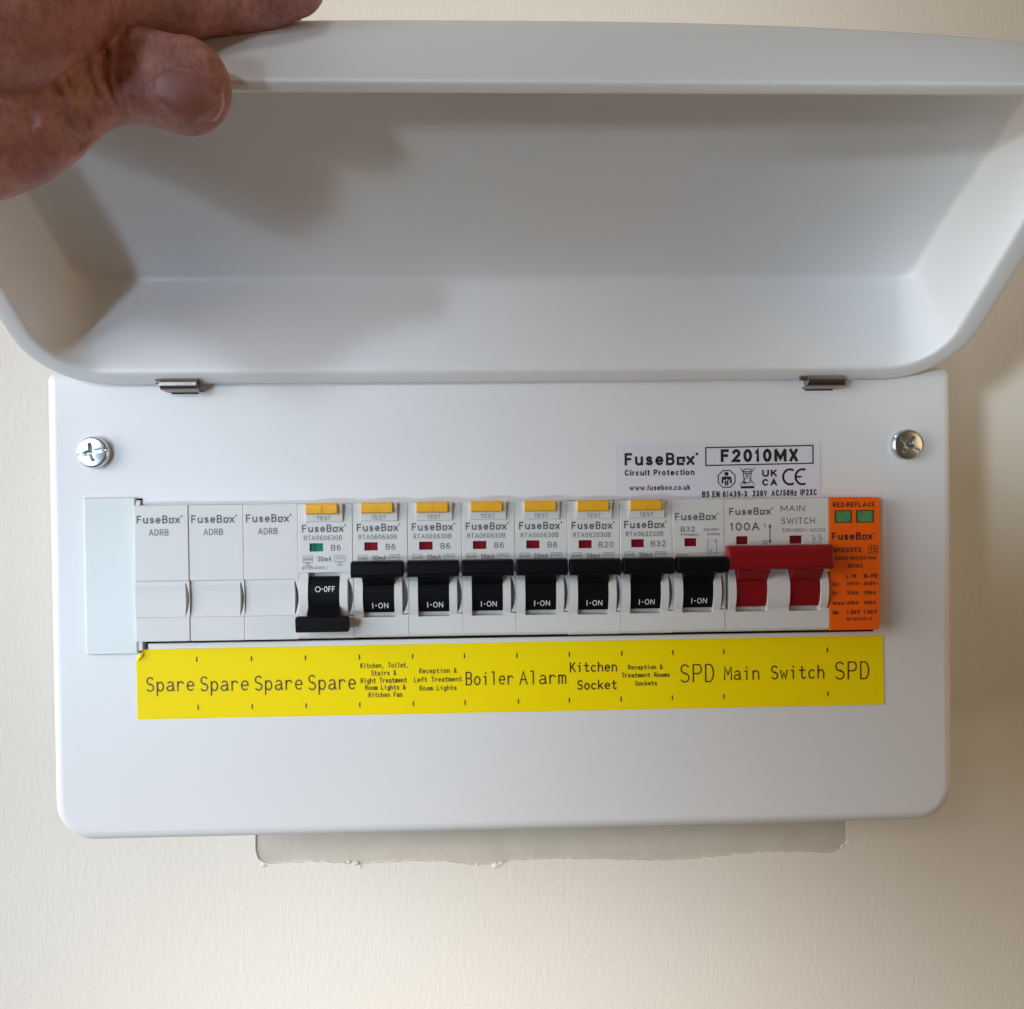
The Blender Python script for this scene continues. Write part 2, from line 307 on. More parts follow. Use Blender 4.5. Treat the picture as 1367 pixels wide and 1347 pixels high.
# upright sans alphabet for the printed markings
SANS = {
 'C': [arc(.52, .5, .5, .5, 40, 320, 14)], 'G': [arc(.5, .5, .5, .5, 45, 340, 14) + [(1, .5), (.6, .5)]], 'E': [[(1, 1), (0, 1), (0, 0), (1, 0)], [(0, .52), (.9, .52)]],
 'H': [[(0, 0), (0, 1)], [(1, 0), (1, 1)], [(0, .52), (1, .52)]], 'I': [[(.5, 0), (.5, 1)]], 'N': [[(0, 0), (0, 1)], [(1, 0), (1, 1)], [(.02, 1), (.98, 0)]],
 'O': [arc(.5, .5, .5, .5, 90, 442, 18)], 'U': [[(0, 1), (0, .35)] + arc(.5, .35, .5, .35, 190, 350, 9) + [(1, .35), (1, 1)]], 'V': [[(0, 1), (.5, 0), (1, 1)]],
 'W': [[(0, 1), (.26, 0), (.5, .9), (.74, 0), (1, 1)]], 'X': [[(0, 1), (1, 0)], [(0, 0), (1, 1)]], 'Y': [[(0, 1), (.5, .5), (1, 1)], [(.5, .5), (.5, 0)]],
 'M': [[(0, 0), (0, 1)], [(1, 0), (1, 1)], [(.02, 1), (.5, .2), (.98, 1)]], 'A': [[(0, 0), (.5, 1), (1, 0)], [(.19, .34), (.81, .34)]],
 'D': [[(0, 0), (0, 1), (.4, 1)] + arc(.45, .5, .55, .5, 80, -80, 11) + [(.4, 0), (0, 0)]], 'P': [[(0, 0), (0, 1), (.6, 1)] + arc(.65, .74, .35, .26, 80, -80, 8) + [(.6, .48), (0, .48)]],
 'B': [[(0, 0), (0, 1), (.55, 1)] + arc(.6, .76, .33, .24, 80, -80, 6) + [(.5, .52), (0, .52)], [(.5, .52)] + arc(.6, .26, .4, .26, 80, -80, 6) + [(.5, 0), (0, 0)]],
 'R': [[(0, 0), (0, 1), (.55, 1)] + arc(.62, .75, .36, .25, 80, -80, 6) + [(.5, .5), (0, .5)], [(.55, .5), (1, 0)]], 'K': [[(0, 0), (0, 1)], [(.95, 1), (0, .38)], [(.34, .6), (1, 0)]],
 'F': [[(0, 0), (0, 1), (1, 1)], [(0, .52), (.85, .52)]], 'L': [[(0, 1), (0, 0), (1, 0)]], 'T': [[(0, 1), (1, 1)], [(.5, 1), (.5, 0)]],
 'S': [arc(.5, .75, .44, .25, 25, 270, 10) + arc(.5, .25, .5, .25, 90, -155, 10)],
 '0': [arc(.5, .5, .5, .5, 90, 442, 16)], '1': [[(.05, .78), (.6, 1), (.6, 0)]], '2': [arc(.5, .72, .46, .28, 165, -35, 9) + [(0, 0), (1, 0)]],
 '3': [arc(.45, .75, .42, .25, 150, -80, 9) + [(.35, .52)], [(.45, .52)] + arc(.47, .26, .5, .26, 80, -155, 9)], '4': [[(.75, 0), (.75, 1), (0, .28), (1, .28)]],
 '5': [[(.9, 1), (.18, 1), (.08, .5)] + arc(.48, .32, .5, .32, 130, -155, 10)], '6': [[(.85, .95), (.5, 1), (.15, .8), (0, .35)] + arc(.5, .31, .5, .31, 180, -170, 14)],
 '7': [[(0, 1), (1, 1), (.35, 0)]], '8': [arc(.5, .75, .42, .24, 90, 442, 12), arc(.5, .26, .5, .26, 90, 442, 12)], '9': [arc(.5, .69, .5, .31, 0, 350, 14), [(1, .65), (.85, .2), (.5, 0), (.15, .05)]],
 '-': [[(.1, .36), (.9, .36)]], ':': [[(.5, .02), (.5, .1)], [(.5, .55), (.5, .63)]], '.': [[(.5, 0), (.5, .06)]], '/': [[(0, 0), (1, 1)]], '~': [[(0, .4), (.25, .52), (.5, .42), (.75, .32), (1, .44)]], ' ': [[(0, 0), (0, 0.001)]],
 'i': [[(.5, 0), (.5, .68)], [(.5, .92), (.5, 1)]], 'l': [[(.5, 0), (.5, 1)]], 'u': [[(0, .68), (0, .25)] + arc(.48, .25, .48, .25, 190, 340, 8), [(1, .68), (1, 0)]],
 'x': [[(0, .68), (1, 0)], [(0, 0), (1, .68)]], 's': [arc(.5, .51, .42, .17, 25, 270, 8) + arc(.5, .17, .48, .17, 90, -155, 8)], 'e': [[(0, .35), (1, .35)] + arc(.5, .34, .5, .34, 3, 315, 12)],
 'z': [[(0, .68), (1, .68), (0, 0), (1, 0)]], 'r': [[(0, .68), (0, 0)], [(0, .4)] + arc(.6, .35, .55, .32, 160, 75, 5)], 'n': [[(0, .68), (0, 0)], [(0, .4)] + arc(.5, .38, .5, .3, 160, 0, 7) + [(1, 0)]],
 'm': [[(0, .68), (0, 0)], [(0, .45)] + arc(.25, .43, .25, .24, 160, 0, 5) + [(.5, 0)], [(.5, .43)] + arc(.75, .43, .25, .24, 160, 0, 5) + [(1, 0)]],
 't': [[(.45, .92), (.45, .12), (.6, 0), (.95, 0)], [(0, .68), (.95, .68)]], 'f': [[(1, 1), (.7, 1), (.45, .85), (.45, 0)], [(0, .64), (.95, .64)]], 'o': [arc(.5, .34, .5, .34, 90, 442, 14)],
 'c': [arc(.52, .34, .5, .34, 45, 315, 10)], 'a': [arc(.48, .5, .44, .18, 155, 10, 6) + [(.94, .0)], [(.92, .4), (.5, .38)] + arc(.4, .19, .4, .19, 95, 275, 6) + [(.65, .02), (.94, .2)]],
 'b': [[(0, 1), (0, 0)], arc(.5, .34, .5, .34, 180, -180, 14)], 'k': [[(0, 1), (0, 0)], [(.95, .68), (0, .26)], [(.35, .4), (1, 0)]], 'w': [[(0, .68), (.26, 0), (.5, .6), (.74, 0), (1, .68)]], 'p': [[(0, .68), (0, -.3)], arc(.5, .34, .5, .34, 180, -180, 14)],
}
del SANS[' ']
WID = {'M': .78, 'W': .95, 'I': .14, 'i': .14, 'l': .14, '.': .14, ':': .14, '1': .34, ' ': .22, 'm': .86, 'w': .84, 'r': .30, 't': .32, 'f': .30, '-': .34, '/': .4, 'C': .64, 'O': .70, 'G': .68, 'D': .62, 'N': .64, 'U': .62, 'A': .68, 'V': .64, 'x': .52, 's': .5, 'k': .5, 'c': .5, 'F': .54, 'E': .54, 'B': .6, 'z': .48}

def plot(ink, s, x0, x1, z0, z1, f, wd, tilt=0.0):
    adv = 1.38; n = len(s); tot = (n - 1) * adv + 1; ux = (x1 - x0) / tot; uz = z1 - z0
    for i, ch in enumerate(s):
        for st in G.get(ch, []):
            ink.stroke([(x0 + (i * adv + p[0]) * ux, z0 + p[1] * uz + tilt * ((i * adv + p[0]) * ux)) for p in st], wd, f)

# ================================================================== THE WALL
WY = 100.0
patch = [(-115.4, -100), (-115.9, -136.5), (-114.8, -140.5), (-111.5, -142.6), (-104, -142.9), (-89.2, -142.4), (-76, -143.4), (-68.8, -144.6), (-62, -143.6), (-41.4, -143.4), (-28, -143.9), (-19, -145.6), (-10, -145.9), (-2.9, -145.4), (1.5, -144.2), (15, -143.9), (41.4, -144.4), (55, -145.3), (69.3, -145.7), (84, -145.5), (97.3, -144.6), (108, -143.6), (118.4, -143.0), (138, -143.6), (151, -144.2), (155.5, -142.6), (157.7, -138.8), (157.2, -130), (156.7, -100)]
def chip(p):
    out = []
    for i, (a, b) in enumerate(zip(p, p[1:] + p[:1])):
        out.append(a)
        if a[1] < -135 and b[1] < -135:
            n = max(1, int(math.hypot(b[0] - a[0], b[1] - a[1]) / 2.2))
            for k in range(1, n):
                t = k / n; out.append((a[0] + (b[0] - a[0]) * t + random.uniform(-.3, .3), a[1] + (b[1] - a[1]) * t + random.uniform(-.34, .34)))
    return out
patch = chip(patch)
def build_wall():
    bm = bmesh.new()
    oc = [(-1500, -1200), (1500, -1200), (1500, 1200), (-1500, 1200)]
    ov = [bm.verts.new((x, WY, z)) for x, z in oc]; pv = [bm.verts.new((x, WY, z)) for x, z in patch]
    es = [bm.edges.new((l[i], l[(i + 1) % len(l)])) for l in (ov, pv) for i in range(len(l))]
    bmesh.ops.triangle_fill(bm, use_beauty=True, use_dissolve=False, edges=es)
    # the lip of the paint round the bare patch
    q = [bm.verts.new((x, WY + .8, z)) for x, z in patch]; n = len(q)
    for i in range(n): bm.faces.new((pv[i], pv[(i + 1) % n], q[(i + 1) % n], q[i]))
    for f in list(bm.faces):
        c = f.calc_center_median()
    o = from_bm('wall', bm, M['wall']); o['kind'] = 'structure'
    return o
wall = build_wall()
def build_patch():
    bm = bmesh.new()
    prism_y(bm, [(-122, -152), (163, -152), (163, -96), (-122, -96)], WY + .75, WY + 8)
    o = from_bm('bare_patch', bm, M['bare'], wall); o['label'] = 'bare grey plaster strip left unpainted under the box'
    for x, z, r in ((-112.5, -143.4, 1.0), (-71.0, -143.9, 1.3), (-68.6, -145.2, 1.1), (-73.8, -143.0, .8), (-6.5, -146.2, 1.5), (-4.0, -145.2, 1.1), (-15, -145.8, .9), (155.5, -141.5, 1.1), (158.3, -138.6, .9), (-80, -150, .5), (-66, -152.5, .45)):
        b = bmesh.new(); bmesh.ops.create_icosphere(b, subdivisions=1, radius=r)
        for v in b.verts:
            v.co *= random.uniform(.7, 1.2); v.co.y *= .4; v.co.x *= random.uniform(.8, 1.6); v.co += Vector((x, WY - .1, z))
        from_bm('paint_crumb', b, M['wall'], wall)
build_patch()

# ================================================================== THE CONSUMER UNIT
unit = empty('consumer_unit', (0, 0, 0), 'white metal consumer unit with raised lid and yellow label strip on the wall', 'fuse box')

def rrect(x0, x1, z0, z1, rb, n=7, rt=None):
    p = []; rt = rb if rt is None else rt
    for cx, cz, a, r in ((x1 - rt, z1 - rt, 0, rt), (x0 + rt, z1 - rt, 90, rt), (x0 + rb, z0 + rb, 180, rb), (x1 - rb, z0 + rb, 270, rb)):
        for i in range(n + 1):
            t = math.radians(a + 90 * i / n); p.append((cx + r * math.cos(t), cz + r * math.sin(t)))
    return p
PX0, PX1, PZ0, PZ1 = -156.1, 152.9, -90.9, 67.5
HOLE = [(124.7, -24.0), (124.7, 22.58), (-124.3, 22.58), (-124.3, 24.9), (-126.6, 24.9), (-126.6, -26.9), (-123.4, -26.9), (-123.4, -24.0)]
def cover_plate():
    bm = bmesh.new()
    loops = []
    for o, y in ((0, 46), (0, 4.2), (0.35, 2.3), (1.1, 1.0), (2.3, 0.25), (3.8, 0.0)):
        loops.append([bm.verts.new((x, y, z)) for x, z in rrect(PX0 + o, PX1 - o, PZ0 + o, PZ1 - o, 13.0 - o, 7, max(.4, 3.0 - o * .7))])
    for a, b in zip(loops, loops[1:]):
        n = len(a)
        for i in range(n):
            f = bm.faces.new((a[i], a[(i + 1) % n], b[(i + 1) % n], b[i])); f.smooth = True
    hv = [bm.verts.new((x, 0, z)) for x, z in HOLE]
    l = loops[-1]
    es = [bm.edges.get((l[i], l[(i + 1) % len(l)])) for i in range(len(l))] + [bm.edges.new((hv[i], hv[(i + 1) % len(hv)])) for i in range(len(hv))]
    bmesh.ops.triangle_fill(bm, use_beauty=True, use_dissolve=False, edges=es)
    h2 = [bm.verts.new((x, 1.4, z)) for x, z in HOLE]; n = len(hv)
    for i in range(n): bm.faces.new((hv[i], hv[(i + 1) % n], h2[(i + 1) % n], h2[i]))
    return from_bm('cover_plate', bm, M['coat'], unit)
cover_plate()
def back_box():
    bm = bmesh.new()
    a = [bm.verts.new((x, 46.3, z)) for x, z in rrect(PX0 + 1, PX1 - 1, PZ0 + 1, PZ1 - 1, 10, 7, 3)]
    b = [bm.verts.new((x, WY - .05, z)) for x, z in rrect(PX0 + 1, PX1 - 1, PZ0 + 1, PZ1 - 1, 10, 7, 3)]
    n = len(a)
    for i in range(n): bm.faces.new((a[i], a[(i + 1) % n], b[(i + 1) % n], b[i]))
    bm.faces.new(b)
    return from_bm('back_box', bm, M['box'], unit)
back_box()
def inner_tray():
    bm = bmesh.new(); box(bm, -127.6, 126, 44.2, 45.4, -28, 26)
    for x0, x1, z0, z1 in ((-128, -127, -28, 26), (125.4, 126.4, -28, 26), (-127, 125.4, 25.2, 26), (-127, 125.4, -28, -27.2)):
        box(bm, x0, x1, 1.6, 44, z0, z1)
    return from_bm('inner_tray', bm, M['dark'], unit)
inner_tray()

# --- lid: a tray in its own coordinates (u across, v from hinge to free edge, w depth)
PHI = 0.632; LO = (0, -2.0, 62.4)
def lidpt(u, v, w_):
    c, s = math.cos(PHI), math.sin(PHI)
    return (u, LO[1] - v * c + w_ * s, LO[2] + v * s + w_ * c)
def dfac(u, v):
    t = min(1, max(0, (v - 15) / 88)); t = t * t * (3 - 2 * t)
    return 1 - 0.37 * min(1.15, abs(u + 3.5) / 150) ** 2.6 * t
def lid_shell():
    U0, U1, V0, V1 = -156.8, 149.8, 0.0, 103.5
    def loop(si, hi, fi, w_, r):
        x0, x1, z0, z1 = U0 + si, U1 - si, V0 + hi, V1 - fi
        P = []
        def seg(a, b, n):
            for i in range(n): P.append((a[0] + (b[0] - a[0]) * i / n, a[1] + (b[1] - a[1]) * i / n))
        def cor(cx, cz, a):
            for i in range(8):
                t = math.radians(a + 90 * i / 8); P.append((cx + r * math.cos(t), cz + r * math.sin(t)))
        cor(x1 - r, z1 - r, 0); seg((x1 - r, z1), (x0 + r, z1), 22)
        cor(x0 + r, z1 - r, 90); seg((x0, z1 - r), (x0, z0 + r), 8)
        cor(x0 + r, z0 + r, 180); seg((x0 + r, z0), (x1 - r, z0), 22)
        cor(x1 - r, z0 + r, 270); seg((x1, z0 + r), (x1, z1 - r), 8)
        return [(u, v, w_) for u, v in P]
    def shrink(lp, k, w_): return [(-3.5 + (u + 3.5) * k, 54 + (v - 54) * k, w_) for u, v, _ in lp]
    outer = [(0, 0, 0, 1.2, 23), (0.05, .6, .05, 3, 23), (.5, 4.5, .1, 14, 22), (1.2, 9, .3, 26, 20), (2.0, 12, .7, 31, 18), (3.4, 14, 1.8, 33.7, 17), (5.5, 17, 3.6, 34.8, 16), (9, 21, 7, 35, 14)]
    inner = [(.25, .25, .25, .3, 22.7), (1.0, 1.0, .8, 0, 22), (5.8, 5.0, 2.6, 0, 18.5), (6.9, 5.9, 3.2, .35, 17.6), (7.5, 6.6, 3.5, 1.3, 16.6), (7.9, 7.6, 3.8, 4, 14.5), (8.4, 11.3, 4.3, 16, 10), (8.9, 14.8, 4.9, 28.5, 7.5), (9.2, 16.0, 5.4, 32, 6.5), (10.2, 17.3, 6.4, 33.5, 6.5), (12.5, 19.5, 9, 33.85, 6.5), (18, 24, 14, 33.9, 7)]
    lo = [loop(*a) for a in outer]; li = [loop(*a) for a in inner]
    seq = [shrink(lo[-1], k, 35) for k in (.25, .5, .75, .9)] + lo[::-1] + li + [shrink(li[-1], k, 33.9) for k in (.9, .75, .5, .25)]
    bm = bmesh.new(); V = []
    for lp in seq: V.append([bm.verts.new(lidpt(u, v, w_ * dfac(u, v))) for u, v, w_ in lp])
    for a, b in zip(V, V[1:]):
        n = len(a)
        for i in range(n): bm.faces.new((a[i], a[(i + 1) % n], b[(i + 1) % n], b[i]))
    for ring, w_ in ((V[0], 35), (V[-1], 33.9)):
        c = bm.verts.new(lidpt(-3.5, 54, w_)); n = len(ring)
        for i in range(n): bm.faces.new((ring[i], ring[(i + 1) % n], c))
    o = from_bm('lid', bm, M['coat'], unit, smooth=True)
    md = o.modifiers.new('smooth', 'SUBSURF'); md.levels = 1; md.render_levels = 2
    o['label'] = 'white metal tray lid held open above the switches'
    return o
lid = lid_shell()

# --- hinges
def hinge(x0, x1, z):
    bm = bmesh.new(); cyl_x(bm, x0, x1, -5.0, z, 1.95, 22, .25)
    # rolled leaf running into the slot of the plate
    prism_x(bm, [(-5.2, z - 1.85), (-3.2, z - 2.2), (-0.6, z - 2.2), (.6, z - 2.0), (.6, z - 1.3), (-3.0, z - 1.4)], x0 + .6, x1 - .4)
    h = from_bm('hinge', bm, M['steel'], unit, smooth=False)
    bm = bmesh.new(); cyl_x(bm, x0 - 1.9, x0 - .1, -4.6, z + 1.1, .85, 12, .2); cyl_x(bm, x1 + .05, x1 + 1.0, -4.8, z + .6, .7, 12, .2)
    from_bm('pin', bm, M['steel'], h)
    bm = bmesh.new(); box(bm, x0 + 1.6, x1 - 1.8, -.06, .4, z - 2.6, z - 1.0)
    from_bm('slot', bm, M['dark'], h)
hinge(-115.7, -103.4, 62.3); hinge(99.1, 112.2, 61.9)

# --- cover screws
def screw(cx, cz, rot, label):
    R0, H = 5.3, 2.7; nr, na = 26, 96; bm = bmesh.new(); rings = []
    def dent(r, t):
        h = 0
        for k in range(4):                                     # cross recess
            a = t - rot - k * math.pi / 2; x, y = r * math.cos(a), r * math.sin(a)
            if x > -.2:
                wd = .95 - .12 * x
                d = min(1, max(0, (wd - abs(y)) / .25)) * min(1, max(0, (3.1 - x) / .5))
                h = max(h, d * 1.7 * (1 - .2 * x / 3.1))
        a = t - rot - .0; x, y = r * math.cos(a), r * math.sin(a)   # slot right across
        h = max(h, min(1, max(0, (.5 - abs(y)) / .18)) * .9)
        a = t - rot - math.pi / 4; x, y = r * math.cos(a), r * math.sin(a)
        return h
    top = bm.verts.new((cx, -H + 1.7 - 0.5, cz))
    for i in range(1, nr + 1):
        r = R0 * i / nr; ring = []
        for j in range(na):
            t = 2 * math.pi * j / na
            y = -H - .5 * (1 - (r / R0) ** 2) + dent(r, t) + (max(0, r / R0 - .86) / .14) ** 2 * .8
            ring.append(bm.verts.new((cx + r * math.cos(t), y, cz + r * math.sin(t))))
        rings.append(ring)
    rings.append([bm.verts.new((cx + R0 * math.cos(2 * math.pi * j / na), .2, cz + R0 * math.sin(2 * math.pi * j / na))) for j in range(na)])
    for j in range(na): bm.faces.new((top, rings[0][j], rings[0][(j + 1) % na]))
    for a, b in zip(rings, rings[1:]):
        for j in range(na): bm.faces.new((a[j], b[j], b[(j + 1) % na], a[(j + 1) % na]))
    o = from_bm('screw', bm, M['zinc'], unit, smooth=True)
    md = o.modifiers.new('e', 'EDGE_SPLIT'); md.split_angle = math.radians(38)
    o['label'] = label
screw(-139.6, 40.4, math.radians(12), 'left zinc cross slot screw holding the cover')
screw(135.4, 40.4, math.radians(-33), 'right zinc cross slot screw holding the cover')

# --- blank strip closing the cut-out on the left
bm = bmesh.new()
box(bm, -143.2, -126.3, -1.5, -.02, -27.2, 25.3, .35)
box(bm, -126.32, -124.75, -1.1, 3.0, -26.2, 24.3, .2)
from_bm('blank_strip', bm, M['blank'], unit)['label'] = 'pale plastic blanking strip left of the switches'

# --- yellow circuit label
def label_strip():
    pts = [(-124.6, -25.9), (127.4, -25.3), (127.8, -49.3), (-127.3, -49.5), (-127.3, -29.0)]
    bm = bmesh.new(); prism_y(bm, pts, -.22, -.01)
    o = from_bm('circuit_label', bm, M['yellow'], unit); o['label'] = 'long yellow adhesive strip naming each circuit'
    bm = bmesh.new()                                            # curled corner
    a = [bm.verts.new(c) for c in ((-127.3, -.3, -29.0), (-124.6, -.3, -25.9), (-125.2, -1.3, -28.0), (-126.8, -.9, -29.6))]
    bm.faces.new(a); from_bm('curled_corner', bm, M['yellow'], o)
    ink = Ink(); f = flat(-.27)
    YL = [('Spare', [-124.03, -108.2, -40.0, -35.44]), ('Spare', [-106.08, -90.06, -40.21, -35.51]), ('Spare', [-87.92, -71.97, -40.29, -35.59]), ('Spare', [-69.95, -54.06, -40.5, -35.66]),
          ('Kitchen, Toilet,', [-52.33, -36.0, -33.43, -31.9]), ('Stairs &', [-48.7, -40.44, -35.98, -34.45]), ('Right Treatment', [-52.28, -36.75, -38.53, -36.95]), ('Room Lights &', [-50.79, -37.29, -40.9, -39.4]), ('Kitchen Fan', [-49.66, -38.41, -43.39, -41.9]),
          ('Reception &', [-32.47, -19.9, -35.54, -34.01]), ('Left Treatment', [-34.28, -18.18, -38.51, -36.95]), ('Room Lights', [-32.44, -19.97, -41.43, -39.95]),
          ('Boiler', [-16.72, -0.56, -39.83, -35.61]), ('Alarm', [1.67, 17.31, -39.91, -35.6]), ('Kitchen', [18.89, 34.92, -35.99, -32.9]), ('Socket', [21.4, 34.79, -42.06, -39.1]),
          ('Reception &', [38.84, 50.6, -35.54, -34.15]), ('Treatment Rooms', [36.63, 53.07, -38.25, -36.83]), ('Sockets', [41.25, 48.67, -41.09, -39.67]),
          ('SPD', [56.8, 68.48, -40.25, -34.31]), ('Main Switch', [72.12, 106.84, -39.71, -35.3]), ('SPD', [110.64, 122.59, -40.21, -34.36])]
    for s, (x0, x1, z0, z1) in YL:
        h = z1 - z0; plot(ink, s, x0, x1, z0, z1, f, .46 if h > 2.5 else .27)
    for x, z in [(-107.19, -29.52), (-88.92, -29.59), (-70.84, -29.65), (-52.67, -29.74), (-34.69, -29.77), (-17.14, -29.9), (0.73, -30.05), (18.67, -30.06), (36.69, -29.99), (54.27, -30.03), (71.91, -30.05), (107.93, -30.05),
                 (-106.96, -45.75), (-88.93, -45.85), (-70.83, -45.9), (-52.77, -45.9), (-34.64, -45.88), (-17.08, -45.83), (1.07, -45.79), (18.52, -45.74), (36.29, -45.7), (54.01, -45.6), (71.8, -45.5), (108.11, -45.25)]:
        ink.rect(x - .22, x + .22, z - .85, z + .85, f)
    ink.build('lettering', M['brownink'], o)
label_strip()

# --- white rating sticker
def rating_sticker():
    bm = bmesh.new(); prism_y(bm, [(35.2, 22.6), (105.9, 22.6), (105.9, 41.4), (35.3, 42.2)], -.14, -.01)
    o = from_bm('rating_sticker', bm, M['sticker'], unit); o['label'] = 'white rating sticker above the switches'
    k = Ink(); f = flat(-.19)
    k.logo(38.22, 62.29, 34.19, 38.49, f, .04)
    k.text('Circuit Protection', 38.2, 62.25, 30.75, 32.8, f, .045)
    k.text('www.fusebox.co.uk', 39.8, 60.7, 25.7, 27.6, f, .025)
    # framed type number, a touch out of level like the print
    k.stroke([(66.2, 34.0), (103.3, 34.4), (103.3, 40.5), (66.2, 40.1)], .42, f, True)
    k.text('F2010MX', 71.3, 98.1, 35.0, 39.5, f, .055)
    k.text('BS EN 61439-3', 64.8, 80.4, 23.1, 25.2, f, .035); k.text('230V', 82.3, 87.3, 23.2, 25.3, f, .035); k.text('AC/50Hz', 88.8, 97.6, 23.3, 25.4, f, .035); k.text('IP2XC', 98.9, 104.6, 23.4, 25.5, f, .035)
    # competent person octagon
    cx, cz = 73.3, 29.3
    k.stroke([(cx + 3.15 * math.cos(math.radians(22.5 + 45 * i)), cz + 3.15 * math.sin(math.radians(22.5 + 45 * i))) for i in range(8)], .34, f, True)
    k.poly([(cx + .72 * math.cos(i * math.pi / 6), cz + 1.75 + .72 * math.sin(i * math.pi / 6)) for i in range(12)], f)
    k.poly([(cx - 1.3, cz + .85), (cx - 1.7, cz + .4), (cx - 1.8, cz - 1.5), (cx - 1.15, cz - 1.5), (cx - 1.1, cz - .1), (cx - .62, cz - .3), (cx - .62, cz + .85)], f)
    k.poly([(cx + 1.3, cz + .85), (cx + .62, cz + .85), (cx + .62, cz - .3), (cx + 1.1, cz - .1), (cx + 1.15, cz - 1.5), (cx + 1.8, cz - 1.5), (cx + 1.7, cz + .4)], f)
    k.poly([(cx - .62, cz + .85), (cx - .62, cz - 2.3), (cx - .12, cz - 2.3), (cx + .05, cz - .9), (cx - .38, cz - .75), (cx + .05, cz + .4), (cx + .05, cz + .85)], f)
    k.poly([(cx + .05, cz + .85), (cx + .05, cz + .4), (cx + .4, cz - .35), (cx + .1, cz - .5), (cx + .12, cz - 2.3), (cx + .62, cz - 2.3), (cx + .62, cz + .85)], f)
    # crossed-out wheeled bin
    x, z = 80.5, 30.2
    k.stroke([(x - 1.5, z + 1.6), (x - 1.0, z - 2.2), (x + 1.0, z - 2.2), (x + 1.4, z + 1.6)], .28, f, True)
    k.stroke([(x - 1.9, z + 1.7), (x - .6, z + 2.5), (x + 1.0, z + 2.4), (x + 1.8, z + 1.8)], .3, f)
    k.rect(x - .8, x + .9, z + .8, z + 1.15, f)
    k.stroke([(x - 2.5, z - 2.9), (x + 2.6, z + 2.9)], .24, f); k.stroke([(x - 2.5, z + 2.9), (x + 2.5, z - 2.9)], .24, f)
    k.ring(x - 1.0, z - 2.3, .38, .26, f, 8)
    k.rect(x - 2.3, x + 2.4, 26.0, 26.8, f)
    k.text('UK', 85.6, 90.8, 29.9, 32.4, f, .06); k.text('CA', 85.6, 90.8, 26.8, 29.2, f, .06)
    k.stroke(arc(95.3, 29.8, 2.4, 2.6, 65, 295, 12), .74, f)
    k.stroke(arc(99.6, 29.8, 2.4, 2.6, 70, 290, 12), .74, f); k.rect(97.4, 99.3, 29.5, 30.1, f)
    k.build('lettering', M['ink'], o)
rating_sticker()

# ================================================================== THE SWITCHES
BND = [-125.17, -107.48, -89.59, -71.63, -53.6, -35.4, -17.5, 0.34, 17.92, 35.57, 53.3, 70.84, 106.66, 124.16]
F = -5.35                                       # front of the modules
GAP = .05
def tarc(z, r=13.0, top=-6.35, zc=-8.4): return top + r - math.sqrt(max(0.01, r * r - (z - zc) ** 2))
def arcprof(z0, z1, r, top, back, n=8):
    p = [(back, z0)]
    for i in range(n + 1):
        z = z0 + (z1 - z0) * i / n; p.append((tarc(z, r, top), z))
    return p + [(back, z1)]
def stem_y(z): return tarc(z, 12.0, -6.0, -8.0)

def face_block(bm, x0, x1, z0, z1, back, holes, bev=.22, depth=1.3):
    A = [(x0, z0), (x1, z0), (x1, z1), (x0, z1)]
    B_ = [(x0 + bev, z0 + bev), (x1 - bev, z0 + bev), (x1 - bev, z1 - bev), (x0 + bev, z1 - bev)]
    la = [bm.verts.new((x, back, z)) for x, z in A]; lb = [bm.verts.new((x, F + bev, z)) for x, z in A]; lc = [bm.verts.new((x, F, z)) for x, z in B_]
    bm.faces.new(la)
    for p, q in ((la, lb), (lb, lc)):
        for i in range(4): bm.faces.new((p[i], p[(i + 1) % 4], q[(i + 1) % 4], q[i]))
    es = [bm.edges.get((lc[i], lc[(i + 1) % 4])) for i in range(4)]
    for a0, a1, b0, b1 in holes:
        h = [bm.verts.new((x, F, z)) for x, z in ((a0, b0), (a1, b0), (a1, b1), (a0, b1))]
        g = [bm.verts.new((v.co.x, F + depth, v.co.z)) for v in h]
        es += [bm.edges.new((h[i], h[(i + 1) % 4])) for i in range(4)]
        for i in range(4): bm.faces.new((h[i], h[(i + 1) % 4], g[(i + 1) % 4], g[i]))
    bmesh.ops.triangle_fill(bm, use_beauty=True, use_dissolve=False, edges=es)
